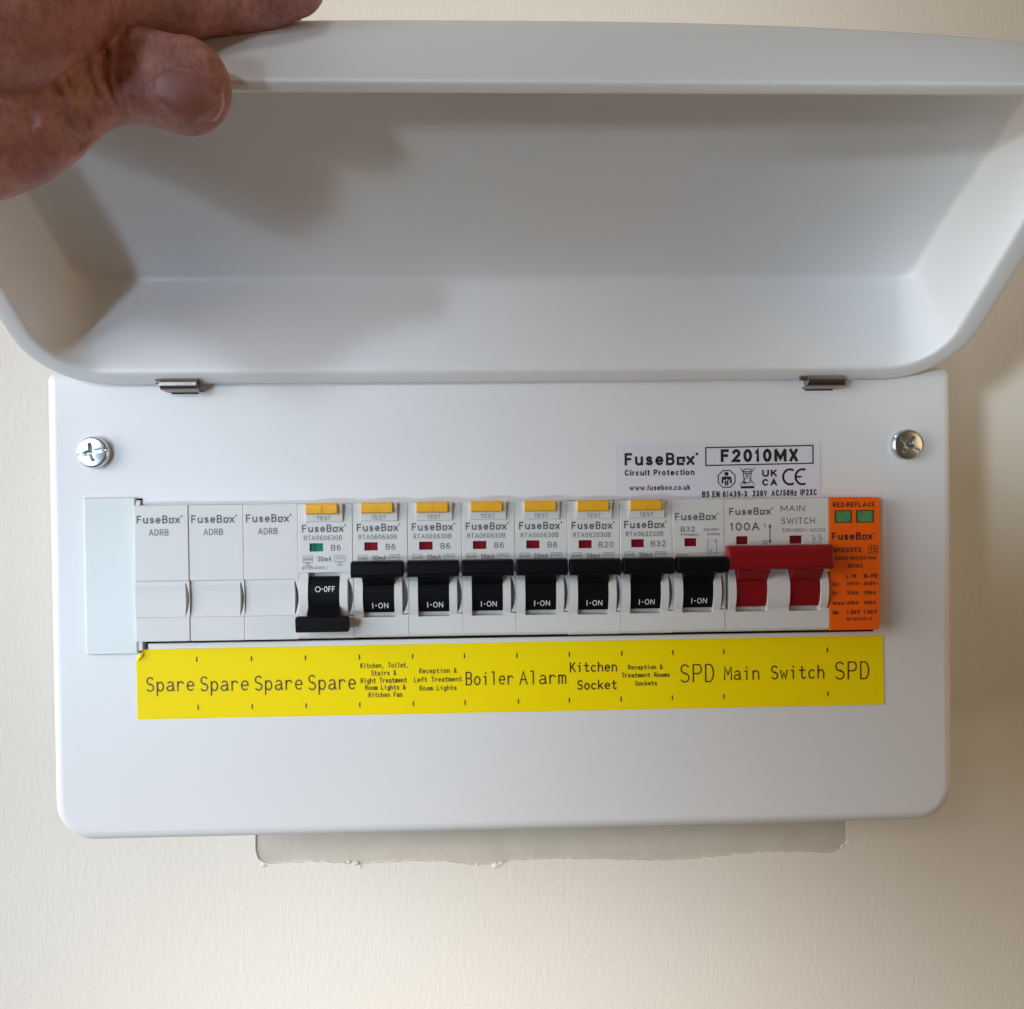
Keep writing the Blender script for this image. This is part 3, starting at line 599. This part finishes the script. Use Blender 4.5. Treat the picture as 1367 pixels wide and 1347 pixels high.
def breaker_body(kind, wd):
    bm = bmesh.new(); a, b = GAP / 2, wd - GAP / 2
    if kind == 'blank':
        box(bm, a, b, F, 44, -2.5, 22.5, .22)
        box(bm, a, b, F, 44, -22.5, -14.5, .22)
        # filler band, slightly hollow, narrower than the module
        pr = [(44, -14.45), (F + .1, -14.45)] + [(F + .35 + .55 * math.sin(math.pi * i / 8), -14.45 + 11.9 * i / 8) for i in range(1, 8)] + [(F + .75, -2.55), (44, -2.55)]
        prism_x(bm, pr, a + .05, wd - 1.55)
        lens(bm, wd - 1.55, b)
    else:
        face_block(bm, a, b, -.4, 22.5, 44, [(3.75, 8.25, 6.65, 9.4)] if kind == 'rcbo' else [(4.05, 8.3, 6.6, 9.4)])
        prism_x(bm, [(44, -15.6), (F, -15.6), (F, -21.2), (F + .25, -21.9), (F + .9, -22.4), (F + 1.6, -22.5), (44, -22.5)], a, b, .12)
        box(bm, a, b, -2.6, 43.9, -15.55, -.45)                        # pocket floor
        for x0, x1 in ((.55, 3.2), (13.6, 16.2)):                      # raised cheeks either side of the toggle
            prism_x(bm, arcprof(-14.8, -2.4, 13, -6.7, -2.55), x0, x1, .12)
            box(bm, x0 + (-.47 if x0 < 5 else .02), x1 + (-.02 if x0 < 5 else b - x1 - .0), F + .02, -2.5, -2.38, -.42)
            box(bm, x0 + (-.47 if x0 < 5 else .02), x1 + (-.02 if x0 < 5 else b - x1 - .0), F + .02, -2.5, -15.58, -14.82)
        box(bm, a, .53, F + .3, -2.5, -14.8, -2.4)
        lens(bm, 16.22, b)
    return bm
def lens(bm, x0, x1):
    """sliver right of the band whose inner edge is an arc: leaves the lens shaped finger notch open"""
    z0, z1 = -14.45, -2.55; n = 10
    A = [(x0 + .02 + (x1 - x0 - .12) * math.sin(math.pi * i / n) ** .75, z0 + (z1 - z0) * i / n) for i in range(n + 1)]
    for i in range(n):
        prism_y(bm, [A[i], (x1, A[i][1]), (x1, A[i + 1][1]), A[i + 1]], F + .1, -1.5)

def toggle_mesh(on, x0=3.3, x1=13.5, bx=None):
    bm = bmesh.new(); bx = bx or (.15, 17.05)
    flip = (lambda z: z) if on else (lambda z: -15.9 - z)
    zs = [-14.1 + 13.2 * i / 10 for i in range(11)]
    pr = [(-2.4, flip(-14.1))] + [(stem_y(flip(z)), flip(z)) for z in zs] + [(-2.4, flip(-.9))]
    prism_x(bm, pr, x0, x1, .12)
    # ribs on the face of the stem
    for zr in (-4.6, -6.0, -7.4, -9.0) if on else (-9.6, -8.2, -6.9):
        z_ = flip(zr) if on else zr - 1.0
        y = stem_y(z_)
        box(bm, x0 + .5, x1 - .4, y - .28, y + .1, z_ - .18, z_ + .18, .07, 1)
    # neck and finger bar
    pr = [(-3.0, flip(-6.0)), (-6.2, flip(-5.0)), (-9.5, flip(-1.6)), (-11.6, flip(.9)), (-8.4, flip(2.0)), (-3.0, flip(-1.0))]
    prism_x(bm, pr, x0 + .05, x1 - .05)
    pr = [(-12.1, flip(-1.35)), (-12.35, flip(-.6)), (-12.1, flip(2.6)), (-11.3, flip(3.35)), (-8.0, flip(3.5)), (-7.2, flip(2.4)), (-7.6, flip(-.9)), (-8.4, flip(-1.6)), (-11.5, flip(-1.75))]
    prism_x(bm, pr, bx[0], bx[1], .3)
    return bm

def indicator(parent, x0, x1, z0, z1, mat):
    """coloured flag at the bottom of a sunk window"""
    bm = bmesh.new(); box(bm, x0 - .2, x1 + .2, F + 1.1, F + 2.0, z0 - .2, z1 + .2)
    pn = from_bm('window_flag', bm, mat, parent)
    bm = bmesh.new(); box(bm, x0 + .02, x0 + (x1 - x0) * .36, F + .75, F + 1.09, z0 + .02, z1 - .02, .1)
    from_bm('flag_edge', bm, mat, pn)
    return pn

def rcbo_print(code, rating, ink, faint, on):
    f = flat(F - .05)
    ink.logo(1.4, 15.1, 13.05, 15.6, f, .026)
    ink.text(code, 1.95, 14.6, 10.35, 12.0, f)
    ink.text(rating, 10.9 if len(rating) < 3 else 10.4, 14.1 if len(rating) < 3 else 15.4, 6.9, 8.85, f, .01)
    ink.text('30mA', 6.3, 10.95, 3.3, 5.1, f)
    ink.text('TEST', 6.5, 11.1, 17.0, 18.35, lambda x, z: -6.16 - (z - 17.0) * .2407)
    faint.stroke([(1.6, 3.1), (4.7, 3.1), (4.7, 5.2), (1.6, 5.2)], .16, f, True)
    faint.text('6000', 1.9, 4.4, 3.6, 4.7, f)
    faint.stroke([(12.0, 3.3), (15.5, 3.3), (15.5, 5.2), (12.0, 5.2)], .16, f, True)
    faint.stroke([(12.6, 4.1), (13.2, 4.5), (13.9, 4.2), (14.6, 4.0), (15.1, 4.4)], .2, f); faint.stroke([(12.6, 4.75), (15.1, 4.75)], .14, f)
    faint.stroke([(2.6, 2.9), (3.8, 2.9), (3.8, 1.9), (2.6, 1.9)], .14, f, True); faint.text('3', 2.9, 3.5, 2.05, 2.75, f)
    faint.stroke([(13.0, 2.0), (14.5, 2.0), (14.5, 3.0), (13.0, 3.0)], .14, f, True); faint.text('G', 13.4, 14.1, 2.1, 2.85, f)
    ink.text('IEC/EN 61009-1', 1.3, 9.6, .75, 1.75, f)

def test_button(parent):
    bm = bmesh.new()
    prism_x(bm, [(-2, 18.9), (-7.6, 19.1), (-8.1, 19.5), (-8.25, 20.9), (-8.1, 22.2), (-7.6, 22.6), (-2, 22.7)], 3.1, 13.55, .22)
    bt = from_bm('test_button', bm, M['amber'], parent)
    bm = bmesh.new(); prism_y(bm, [(7.8, 19.7), (8.25, 19.7), (8.6, 20.9), (8.35, 21.9), (7.9, 21.9), (8.2, 20.9)], -8.36, -8.1)
    from_bm('button_mark', bm, M['amber'], bt)
def tongue(bm):
    """sloping tongue under the test button"""
    prism_x(bm, [(F + .05, 16.4), (-6.0, 16.6), (-7.3, 22.0), (-6.9, 22.45), (F + .05, 22.5)], 2.9, 14.9, .1)
    box(bm, .2, 2.85, F - .18, F + .05, 16.2, 16.5)

def finish(root, wd, texts):
    ink, faint = texts
    if ink.v: ink.build('lettering', M['greyink'], root)
    if faint.v: faint.build('faint_lettering', M['fadedink'], root)

# blanks -----------------------------------------------------------------
blabels = ['plain white blank module next to the pale blanking strip, above the first Spare',
           'plain white blank module in the middle of the three blanks, above the second Spare',
           'plain white blank module beside the switched off breaker, above the third Spare']
for i in range(3):
    r = empty('blank_module', (BND[i], 0, 0), blabels[i], 'blank module', 'plain blank modules at the left of the row')
    wd = BND[i + 1] - BND[i]
    from_bm('body', breaker_body('blank', wd), M['plastic'], r)
    ink = Ink(); f = flat(F - .05); d = BND[i] - (-7 + i) * 17.8
    ink.logo(.95, 15.1, 16.5, 19.2, f, .024, True); ink.text('ADRB', 4.9, 11.3, 12.5, 14.65, f)
    finish(r, wd, (ink, Ink()))

# breakers ----------------------------------------------------------------
specs = [('RTA060630B', 'B6', False, 'white breaker switched off, black toggle down and green window showing'),
         ('RTA060630B', 'B6', True, 'white breaker with black toggle up, above the Kitchen, Toilet, Stairs wording'),
         ('RTA060630B', 'B6', True, 'white breaker with black toggle up above the Reception & Left Treatment Room Lights wording'),
         ('RTA060630B', 'B6', True, 'white breaker with black toggle up and yellow test button, above the word Boiler'),
         ('RTA060630B', 'B6', True, 'white breaker with black toggle up and yellow test button, above the word Alarm'),
         ('RTA062030B', 'B20', True, 'white B20 breaker with black toggle up above Kitchen Socket'),
         ('RTA063230B', 'B32', True, 'white B32 breaker with yellow test button, above Reception & Treatment Rooms Sockets')]
def on_text(parent, on, x0=6.2, x1=11.5):
    k = Ink(); f = lambda x, z: stem_y(z) - .06
    if on:
        z0, z1 = -12.65, -10.75
        k.rect(x0, x0 + .28, z0, z1, f); k.rect(x0 + 1.0, x0 + 1.45, z0 + .8, z0 + 1.15, f); k.text('ON', x0 + 1.95, x1, z0, z1, f)
    else:
        z0, z1 = -6.75, -4.9
        k.ring(x0 + .5, (z0 + z1) / 2, .82, .22, f, 14); k.rect(x0 + 1.7, x0 + 2.1, z0 + .8, z0 + 1.15, f); k.text('OFF', x0 + 2.5, x1 + .5, z0, z1, f)
    k.build('marking', M['whiteink'], parent)
for i, (code, rat, on, lab) in enumerate(specs):
    j = i + 3; r = empty('circuit_breaker', (BND[j], 0, 0), lab, 'circuit breaker', 'circuit breakers with yellow test buttons')
    wd = BND[j + 1] - BND[j]
    bm = breaker_body('rcbo', wd); tongue(bm)
    from_bm('body', bm, M['plastic'], r)
    test_button(r)
    fr = indicator(r, 3.75, 8.25, 6.65, 9.4, M['winred'] if on else M['wingreen'])
    t = from_bm('toggle', toggle_mesh(on), M['black'], r)
    on_text(t, on, 6.2 if on else 5.9)
    ink, faint = Ink(), Ink(); rcbo_print(code, rat, ink, faint, on)
    finish(r, wd, (ink, faint))

# plain B32 breaker ---------------------------------------------------------
r = empty('circuit_breaker', (BND[10], 0, 0), 'white B32 breaker without a test button, just left of the red main switch', 'circuit breaker')
from_bm('body', breaker_body('mcb', BND[11] - BND[10]), M['plastic'], r)
indicator(r, 4.05, 8.3, 6.6, 9.4, M['winred'])
t = from_bm('toggle', toggle_mesh(True), M['black'], r); on_text(t, True)
ink, faint = Ink(), Ink(); f = flat(F - .05)
ink.logo(.9, 14.9, 15.4, 17.9, f, .02); ink.text('B32', 2.85, 7.6, 11.6, 13.4, f, .01)
ink.text('MTB06B321', 2.8, 9.0, 10.2, 11.05, f)
ink.text('230/400V~', 10.5, 16.1, 11.75, 12.7, f); ink.text('50/60Hz', 11.6, 16.1, 10.25, 11.2, f)
faint.stroke([(1.4, 2.6), (5.2, 2.6), (5.2, 4.0), (1.4, 4.0)], .16, f, True); faint.text('6000', 1.8, 4.8, 2.9, 3.8, f)
ink.stroke([(11.9, 9.0), (11.9, 4.3), (14.9, 4.3), (14.9, 9.0)], .14, f); ink.text('1', 12.7, 12.95, 8.0, 8.8, f); ink.text('N', 14.0, 14.6, 8.0, 8.8, f); ink.ring(12.9, 5.2, .35, .14, f, 10)
finish(r, 0, (ink, faint))

# main switch -----------------------------------------------------------------
r = empty('main_switch', (BND[11], 0, 0), 'double width white main switch with a wide red toggle bar, marked 100A', 'main switch')
W2 = BND[12] - BND[11]; bm = bmesh.new(); a, b = GAP / 2, W2 - GAP / 2
face_block(bm, a, b, -.4, 22.5, 44, [(4.1, 8.35, 7.1, 9.9), (22.3, 26.8, 7.1, 9.9)])
prism_x(bm, [(44, -15.6), (F, -15.6), (F, -21.4), (F + .25, -22.0), (F + .9, -22.4), (F + 1.6, -22.5), (44, -22.5)], a, b, .12)
box(bm, a, b, -2.6, 43.9, -15.55, -.45)
for x0, x1 in ((1.35, 3.75), (14.45, 21.95), (32.55, 35.2)):
    prism_x(bm, arcprof(-14.8, -2.4, 13, -6.7, -2.55), x0, x1, .12)
for z0, z1 in ((-2.38, -.42), (-15.58, -14.82)):
    for x0, x1 in ((a, 3.73), (14.47, 21.93), (32.57, b)): box(bm, x0, x1, F + .02, -2.5, z0, z1)
box(bm, a, .5, F + .3, -2.5, -14.8, -2.4)
from_bm('body', bm, M['plastic'], r)
def main_toggle():
    bm = bmesh.new(); zs = [-14.0 + 13.2 * i / 10 for i in range(11)]
    for x0, x1 in ((3.95, 14.25), (22.15, 32.35)):
        prism_x(bm, [(-2.4, -14.0)] + [(stem_y(z), z) for z in zs] + [(-2.4, -.8)], x0, x1, .12)
        for z_ in (-5.4, -6.8, -8.2):
            y = stem_y(z_); box(bm, x0 + .3, x1 - .3, y - .3, y + .1, z_ - .2, z_ + .2, .07, 1)
        prism_x(bm, [(-3.0, -6.0), (-6.2, -5.0), (-9.5, -1.4), (-10.6, 1.2), (-8.0, 3.0), (-3.0, -.5)], x0 + .05, x1 - .05)
    prism_x(bm, [(-11.6, -.6), (-11.9, .3), (-11.2, 5.6), (-10.4, 6.9), (-9.4, 7.1), (-7.0, 7.0), (-6.3, 6.2), (-6.8, .4), (-7.6, -.7), (-11.0, -.95)], -.1, 35.0, .45)
    return bm
t = from_bm('toggle_bar', main_toggle(), M['red'], r)
indicator(r, 4.1, 8.35, 7.1, 9.9, M['winred']); indicator(r, 22.3, 26.8, 7.1, 9.9, M['winred'])
ink, faint = Ink(), Ink(); f = flat(F - .05)
ink.logo(1.8, 15.9, 17.05, 19.5, f, .026); ink.text('MAIN', 19.3, 27.5, 18.1, 20.1, f); ink.text('SWITCH', 19.4, 30.9, 13.8, 15.95, f)
ink.text('100A', 1.95, 12.0, 11.75, 14.5, f, .02); ink.rect(13.75, 14.0, 12.8, 14.1, f)
ink.stroke([(15.6, 8.2), (15.6, 13.0)], .3, f); ink.poly([(15.6, 14.0), (15.05, 12.7), (16.15, 12.7)], f); ink.poly([(15.6, 7.2), (16.15, 8.5), (15.05, 8.5)], f)
ink.ring(13.9, 7.75, .62, .2, f, 12); ink.text('230/400V~ AC22A', 19.7, 34.6, 11.15, 12.35, f)
for dx in (0, 2.2):
    ink.stroke([(30.6 + dx, 10.1), (30.6 + dx, 9.3), (30.1 + dx, 8.2)], .16, f); ink.ring(30.9 + dx, 8.7, .3, .14, f, 8); ink.text('13'[dx > 1], 29.7 + dx, 30.1 + dx, 9.3, 10.3, f); ink.stroke([(30.6 + dx, 7.9), (30.6 + dx, 7.2)], .16, f)
ink.stroke([(30.0, 7.6), (33.2, 7.6)], .14, f)
finish(r, 0, (ink, faint))

# surge protector -----------------------------------------------------------------
r = empty('surge_protector', (BND[12], 0, 0), 'orange surge protection module with two green windows at the right end of the row', 'surge protector')
W3 = BND[13] - BND[12]; bm = bmesh.new(); a, b = GAP / 2, W3 - .1
box(bm, a, b, F + 1.2, 44, -22.4, 22.4)
pts = [(a, -22.5), (b - 1.6, -22.5)] + arc(b - 1.6, -20.9, 1.6, 1.6, -75, -15, 4) + [(b, -20.9), (b, 21.6)] + arc(b - .9, 21.6, .9, .9, 15, 75, 3) + [(b - .9, 22.5), (a, 22.5)]
v0 = [bm.verts.new((x, F + .25, z)) for x, z in pts]; v1 = [bm.verts.new((x, F + 1.3, z)) for x, z in pts]; n = len(pts)
cxm, czm = (a + b) / 2, 0
v2 = [bm.verts.new((x - .25 * (1 if x > cxm else -1), F, z - .25 * (1 if z > 0 else -1))) for x, z in pts]
bm.faces.new(v2); bm.faces.new(v1[::-1])
for i in range(n):
    bm.faces.new((v0[i], v1[i], v1[(i + 1) % n], v0[(i + 1) % n])); bm.faces.new((v2[i], v0[i], v0[(i + 1) % n], v2[(i + 1) % n]))
from_bm('body', bm, M['orange'], r)
for x0, x1 in ((2.3, 7.4), (9.6, 14.95)):
    bm = bmesh.new()
    for q in ((x0 - .3, x1 + .3, 17.95, 18.25), (x0 - .3, x1 + .3, 14.0, 14.3), (x0 - .3, x0, 14.3, 17.95), (x1, x1 + .3, 14.3, 17.95)): box(bm, q[0], q[1], F - .14, F + .05, q[2], q[3])
    fr = from_bm('window_frame', bm, M['ink'], r)
    bm = bmesh.new(); box(bm, x0, x1, F - .04, F + .03, 14.3, 17.95); from_bm('window_pane', bm, M['winlime'], fr)
ink = Ink(); f = flat(F - .05)
ink.text('RED:REPLACE', 1.4, 15.7, 19.3, 20.95, f, .035); ink.logo(.95, 14.9, 8.15, 10.7, f, .035)
ink.text('SPDCUT2', 1.5, 11.0, 3.95, 5.6, f, .045); ink.stroke([(13.6, 3.5), (16.5, 3.5), (16.5, 6.1), (13.6, 6.1)], .22, f, True); ink.text('T2', 14.1, 16.0, 3.95, 5.6, f, .025)
ink.text('SURGE PROTECTION', 2.0, 16.1, 1.4, 2.5, f, .035); ink.text('DEVICE', 6.4, 11.5, -1.3, -.05, f, .035)
ink.text('L-N', 5.9, 9.2, -4.85, -3.35, f, .035); ink.text('N-PE', 11.9, 16.7, -4.95, -3.4, f, .035)
for z, h, a_, b_, c_ in ((-7.35, 1.3, 'Uc:', '275V~', '255V~'), (-10.4, 1.3, 'In:', '20kA', '20kA'), (-13.8, 1.3, 'Imax:', '40kA', '40kA'), (-17.0, 1.4, 'Up:', '1.5kV', '1.5kV')):
    ink.text(a_, 1.15, {'Uc:': 3.5, 'In:': 2.9, 'Imax:': 5.3, 'Up:': 3.2}[a_], z, z + h, f, .035)
    wv = 5.0 if '~' in b_ else (4.5 if '.' in b_ else 4.15)
    ink.text(b_, 5.95, 5.95 + wv, z, z + h, f, .035); ink.text(c_, 11.8, 11.8 + wv, z, z + h, f, .035)
ink.text('IEC61643-11', 5.9, 14.7, -19.2, -18.15, f, .03)
ink.build('lettering', M['ink'], r)

# ================================================================== THE HAND
def capsule(P, A, B):
    a = np.array(A[:3]); b = np.array(B[:3]); ab = b - a
    h = np.clip(((P - a) @ ab) / (ab @ ab), 0, 1)
    return np.linalg.norm(P - a - h[:, None] * ab, axis=1) - (A[3] + (B[3] - A[3]) * h)
def smin(a, b, k):
    h = np.clip(.5 + .5 * (b - a) / k, 0, 1)
    return b + (a - b) * h - k * h * (1 - h)
def chain(P, pts, k=3):
    d = None
    for A, B in zip(pts, pts[1:]):
        e = capsule(P, A, B); d = e if d is None else smin(d, e, k)
    return d
THUMB = [(-76.8, -93.0, 118.5, 10.5), (-85.2, -95.0, 119.7, 8.9), (-91.7, -96.0, 119.8, 8.5), (-98.7, -98.0, 115.6, 9.1), (-106.7, -100.0, 109.8, 11.4), (-114.4, -102.0, 105.3, 12.9), (-123.0, -106.0, 102.4, 13.8), (-150, -112, 124, 17)]
INDEX = [(-56.3, -73.0, 154.0, 8.2), (-64.4, -74.0, 152.1, 8.8), (-72.4, -75.0, 150.3, 8.9), (-82.8, -82.0, 145.3, 9.3), (-91.0, -94.0, 139.5, 8.4), (-97.2, -107.0, 129.7, 10.6), (-104.7, -116.0, 121.3, 14.1)]
WEB = [(-107.3, -90.0, 128.8, 7.7), (-114.2, -96.0, 119.4, 11.6), (-122.1, -102.0, 114.6, 14.8), (-150, -110, 126, 16)]
def onlid(u, v, w_, r): return lidpt(u, v, w_) + (r,)
FING = [[onlid(-64, 90, 44, 8), onlid(-78, 92, 46, 8.8), onlid(-96, 98, 50, 9.6), (-118, -72, 158, 12), (-150, -95, 140, 14)],
        [onlid(-60, 74, 44, 7.6), onlid(-74, 75, 47, 8.4), onlid(-98, 80, 52, 9.2), (-122, -56, 158, 11.5), (-152, -86, 145, 13)],
        [onlid(-66, 58, 43, 6.6), onlid(-86, 59, 46, 7.2), onlid(-106, 64, 50, 8.2), (-128, -44, 150, 10.5), (-156, -78, 142, 12)]]
PALM = [[(-117.9, -108, 134, 14), (-150, -112, 126, 17), (-190, -116, 140, 20), (-215, -120, 152, 22)],
        [(-118, -74, 152, 10.5), (-155, -92, 136, 15), (-195, -112, 148, 19)],
        [(-126, -54, 152, 10), (-160, -82, 138, 14), (-200, -108, 152, 18)]]
ARM = [(-205, -118, 150, 21), (-240, -126, 172, 25), (-330, -150, 230, 33)]
def hand_sdf(P):
    palm = None
    for c_ in PALM + [WEB, ARM]:
        d = chain(P, c_, 6); palm = d if palm is None else smin(palm, d, 9)
    th = chain(P, THUMB, 4)
    nx_, nz_ = P[:, 0] + 72.5, P[:, 2] - 113.5
    pl = -(P[:, 1] + 100.6) + .10 * nx_ - .10 * nz_ + .012 * (nz_ + .1 * nx_) ** 2
    hh = np.clip(.5 + .5 * (th - pl) / 2.0, 0, 1)
    cut = pl + (th - pl) * hh + 2.0 * hh * (1 - hh)
    th = np.where(P[:, 0] > -95, np.where(P[:, 0] > -84, cut, th + (cut - th) * np.clip((P[:, 0] + 95) / 11, 0, 1)), th)
    # fold lines over the thumb joint, and the fuller pad at its tip
    x = P[:, 0] + .12 * (P[:, 2] - 119); near = th < 4
    g = np.zeros(len(P))
    for xc, amp, sg in ((-90.0, 1.15, .8), (-87.6, .8, .7), (-92.6, .8, .7), (-99.4, .9, .9), (-96.6, .55, .7), (-94.4, .45, .6), (-85.6, .35, .6)):
        g += amp * np.exp(-((x - xc + .6 * np.sin(P[:, 2] * .45)) / sg) ** 2)
    th = th + np.where(near, g * np.clip((-96.5 - P[:, 1]) / 5, 0, 1), 0)
    tot = smin(th, palm, 4)
    tot = np.minimum(tot, smin(chain(P, INDEX, 4), palm, 5))
    for c_ in FING: tot = np.minimum(tot, smin(chain(P, c_, 4), palm, 6))
    for A, B, amp in (((-101.2, 107.0), (-105.0, 98.8), 1.3), ((-96.0, 105.9), (-98.9, 100.5), .8), ((-105.6, 105.9), (-108.4, 100.0), .9)):
        a_, b_ = np.array(A), np.array(B); q = P[:, [0, 2]]; h = np.clip(((q - a_) @ (b_ - a_)) / ((b_ - a_) @ (b_ - a_)), 0, 1)
        dd = np.linalg.norm(q - a_ - h[:, None] * (b_ - a_), axis=1)
        tot = tot + np.where(P[:, 1] < -98, amp * np.sin(np.pi * np.clip(h, .08, .92)) * np.exp(-(dd / 1.5) ** 2), 0)
    # faint tendon and wrinkle relief over the back of the hand
    tot = tot + .28 * np.sin(P[:, 0] * .42 + P[:, 2] * .30 + 1.3 * np.sin(P[:, 2] * .21)) * np.clip((-100 - P[:, 0]) / 12, 0, 1) \
              + .12 * np.sin(P[:, 0] * 1.3 - P[:, 2] * 1.1 + 2 * np.sin(P[:, 0] * .33)) * np.clip((-96 - P[:, 0]) / 10, 0, 1)
    return tot
def surface_net(fn, lo, hi, st):
    xs = [np.arange(lo[i], hi[i] + st, st) for i in range(3)]
    nx, ny, nz = map(len, xs)
    K = 5; cg = [np.arange(0, len(x) + K, K) for x in xs]
    gx, gy, gz = np.meshgrid(*[lo[i] + (cg[i] + K / 2) * st for i in range(3)], indexing='ij')
    cd = fn(np.stack([gx.ravel(), gy.ravel(), gz.ravel()], 1)).reshape(gx.shape)
    D = np.repeat(np.repeat(np.repeat(cd, K, 0), K, 1), K, 2)[:nx, :ny, :nz].copy()
    I = np.argwhere(np.abs(D) < K * st * 1.15 + 1.5)
    for i0 in range(0, len(I), 400000):
        q = I[i0:i0 + 400000]
        D[q[:, 0], q[:, 1], q[:, 2]] = fn(q * st + np.array([x[0] for x in xs]))
    ins = D < 0
    cnt = np.zeros((nx - 1, ny - 1, nz - 1), int)
    for a in (0, 1):
        for b in (0, 1):
            for c in (0, 1): cnt += ins[a:nx - 1 + a, b:ny - 1 + b, c:nz - 1 + c]
    act = (cnt > 0) & (cnt < 8); idx = -np.ones(act.shape, int); I = np.argwhere(act); idx[act] = np.arange(len(I))
    acc = np.zeros((len(I), 3)); num = np.zeros(len(I))
    cs = [(a, b, c) for a in (0, 1) for b in (0, 1) for c in (0, 1)]
    for p in cs:
        for ax in range(3):
            if p[ax]: continue
            q = list(p); q[ax] = 1
            d0 = D[I[:, 0] + p[0], I[:, 1] + p[1], I[:, 2] + p[2]]; d1 = D[I[:, 0] + q[0], I[:, 1] + q[1], I[:, 2] + q[2]]
            s = (d0 < 0) != (d1 < 0); t = np.where(s, d0 / np.where(s, d0 - d1, 1), 0)
            pt = np.array(p, float)[None] + t[:, None] * (np.array(q, float) - np.array(p, float))[None]
            acc += np.where(s[:, None], pt, 0); num += s
    V = (I + acc / num[:, None]) * st + np.array([x[0] for x in xs])
    Fc = []
    for ax in range(3):
        o1, o2 = [(1, 2), (2, 0), (0, 1)][ax]
        sl0 = [slice(None)] * 3; sl1 = [slice(None)] * 3
        sl0[ax] = slice(0, -1); sl1[ax] = slice(1, None)
        cr = np.argwhere(ins[tuple(sl0)] != ins[tuple(sl1)])
        cr = cr[(cr[:, o1] > 0) & (cr[:, o2] > 0) & (cr[:, o1] < D.shape[o1] - 1) & (cr[:, o2] < D.shape[o2] - 1)]
        def cell(a, b):
            c = cr.copy(); c[:, o1] -= a; c[:, o2] -= b; return idx[c[:, 0], c[:, 1], c[:, 2]]
        q = np.stack([cell(1, 1), cell(0, 1), cell(0, 0), cell(1, 0)], 1)
        fl = ins[tuple(sl0)][cr[:, 0], cr[:, 1], cr[:, 2]]
        q[~fl] = q[~fl][:, ::-1]; Fc.append(q[(q >= 0).all(1)])
    return V, np.concatenate(Fc)
for o in [o for o in C.objects if o.type == 'EMPTY' and o.name != 'consumer_unit']:       # clipped on the rail, none quite level with the next
    o.location += Vector((0, random.uniform(-.18, .12), random.uniform(-.14, .10))) * MM
hand = empty('hand', (-205, -120, 108), 'bare hand at the upper left gripping the raised lid edge', 'hand')
hand.location = Vector((0, 0, 0))
V, Fq = surface_net(hand_sdf, (-300, -215, 75), (-40, 0, 262), 0.8)
ho = from_data('skin', V.tolist(), Fq.tolist(), M['skin'], hand, True)
def nail():
    c = np.array([-74.0, 0, 114.0]); ang = math.radians(-16); n = 22; vs = []; fs = []; P = []
    for i in range(n + 1):
        for j in range(n + 1):
            a, b = -1 + 2 * i / n, -1 + 2 * j / n
            # square to rounded nail outline
            rr = max(abs(a), abs(b)); L_ = math.hypot(a, b) or 1
            k = (abs(a / L_) ** 2.4 + abs(b / L_) ** 2.4) ** (-1 / 2.4) * rr / L_ if rr else 0
            x, z = a * k * 6.9, b * k * 5.2
            P.append((c[0] + x * math.cos(ang) - z * math.sin(ang), c[2] + x * math.sin(ang) + z * math.cos(ang), rr))
    P = np.array(P); pts = np.stack([P[:, 0], np.full(len(P), -112.0), P[:, 1]], 1)
    for _ in range(40):
        d = hand_sdf(pts); pts[:, 1] = np.minimum(pts[:, 1] + np.clip(d, -1, 2) * .8, -97.0)
    out = pts.copy(); out[:, 1] -= .38 * (1 - P[:, 2] ** 5) - .36 * P[:, 2] ** 5
    for i in range(n):
        for j in range(n):
            a = i * (n + 1) + j; fs.append((a, a + n + 1, a + n + 2, a + 1))
    o = from_data('thumbnail', out.tolist(), fs, M['nail'], hand, True)
    tip = out[[n * (n + 1) + j for j in range(2, n - 1)]]
    vs = []; fs = []
    for p in tip: vs += [tuple(p + np.array([-.5, -.12, 0])), tuple(p + np.array([.55, .1, -.1]))]
    for i in range(len(tip) - 1): fs.append((2 * i, 2 * i + 1, 2 * i + 3, 2 * i + 2))
    from_data('nail_edge', vs, fs, M['nailtip'], o, True)
nail()
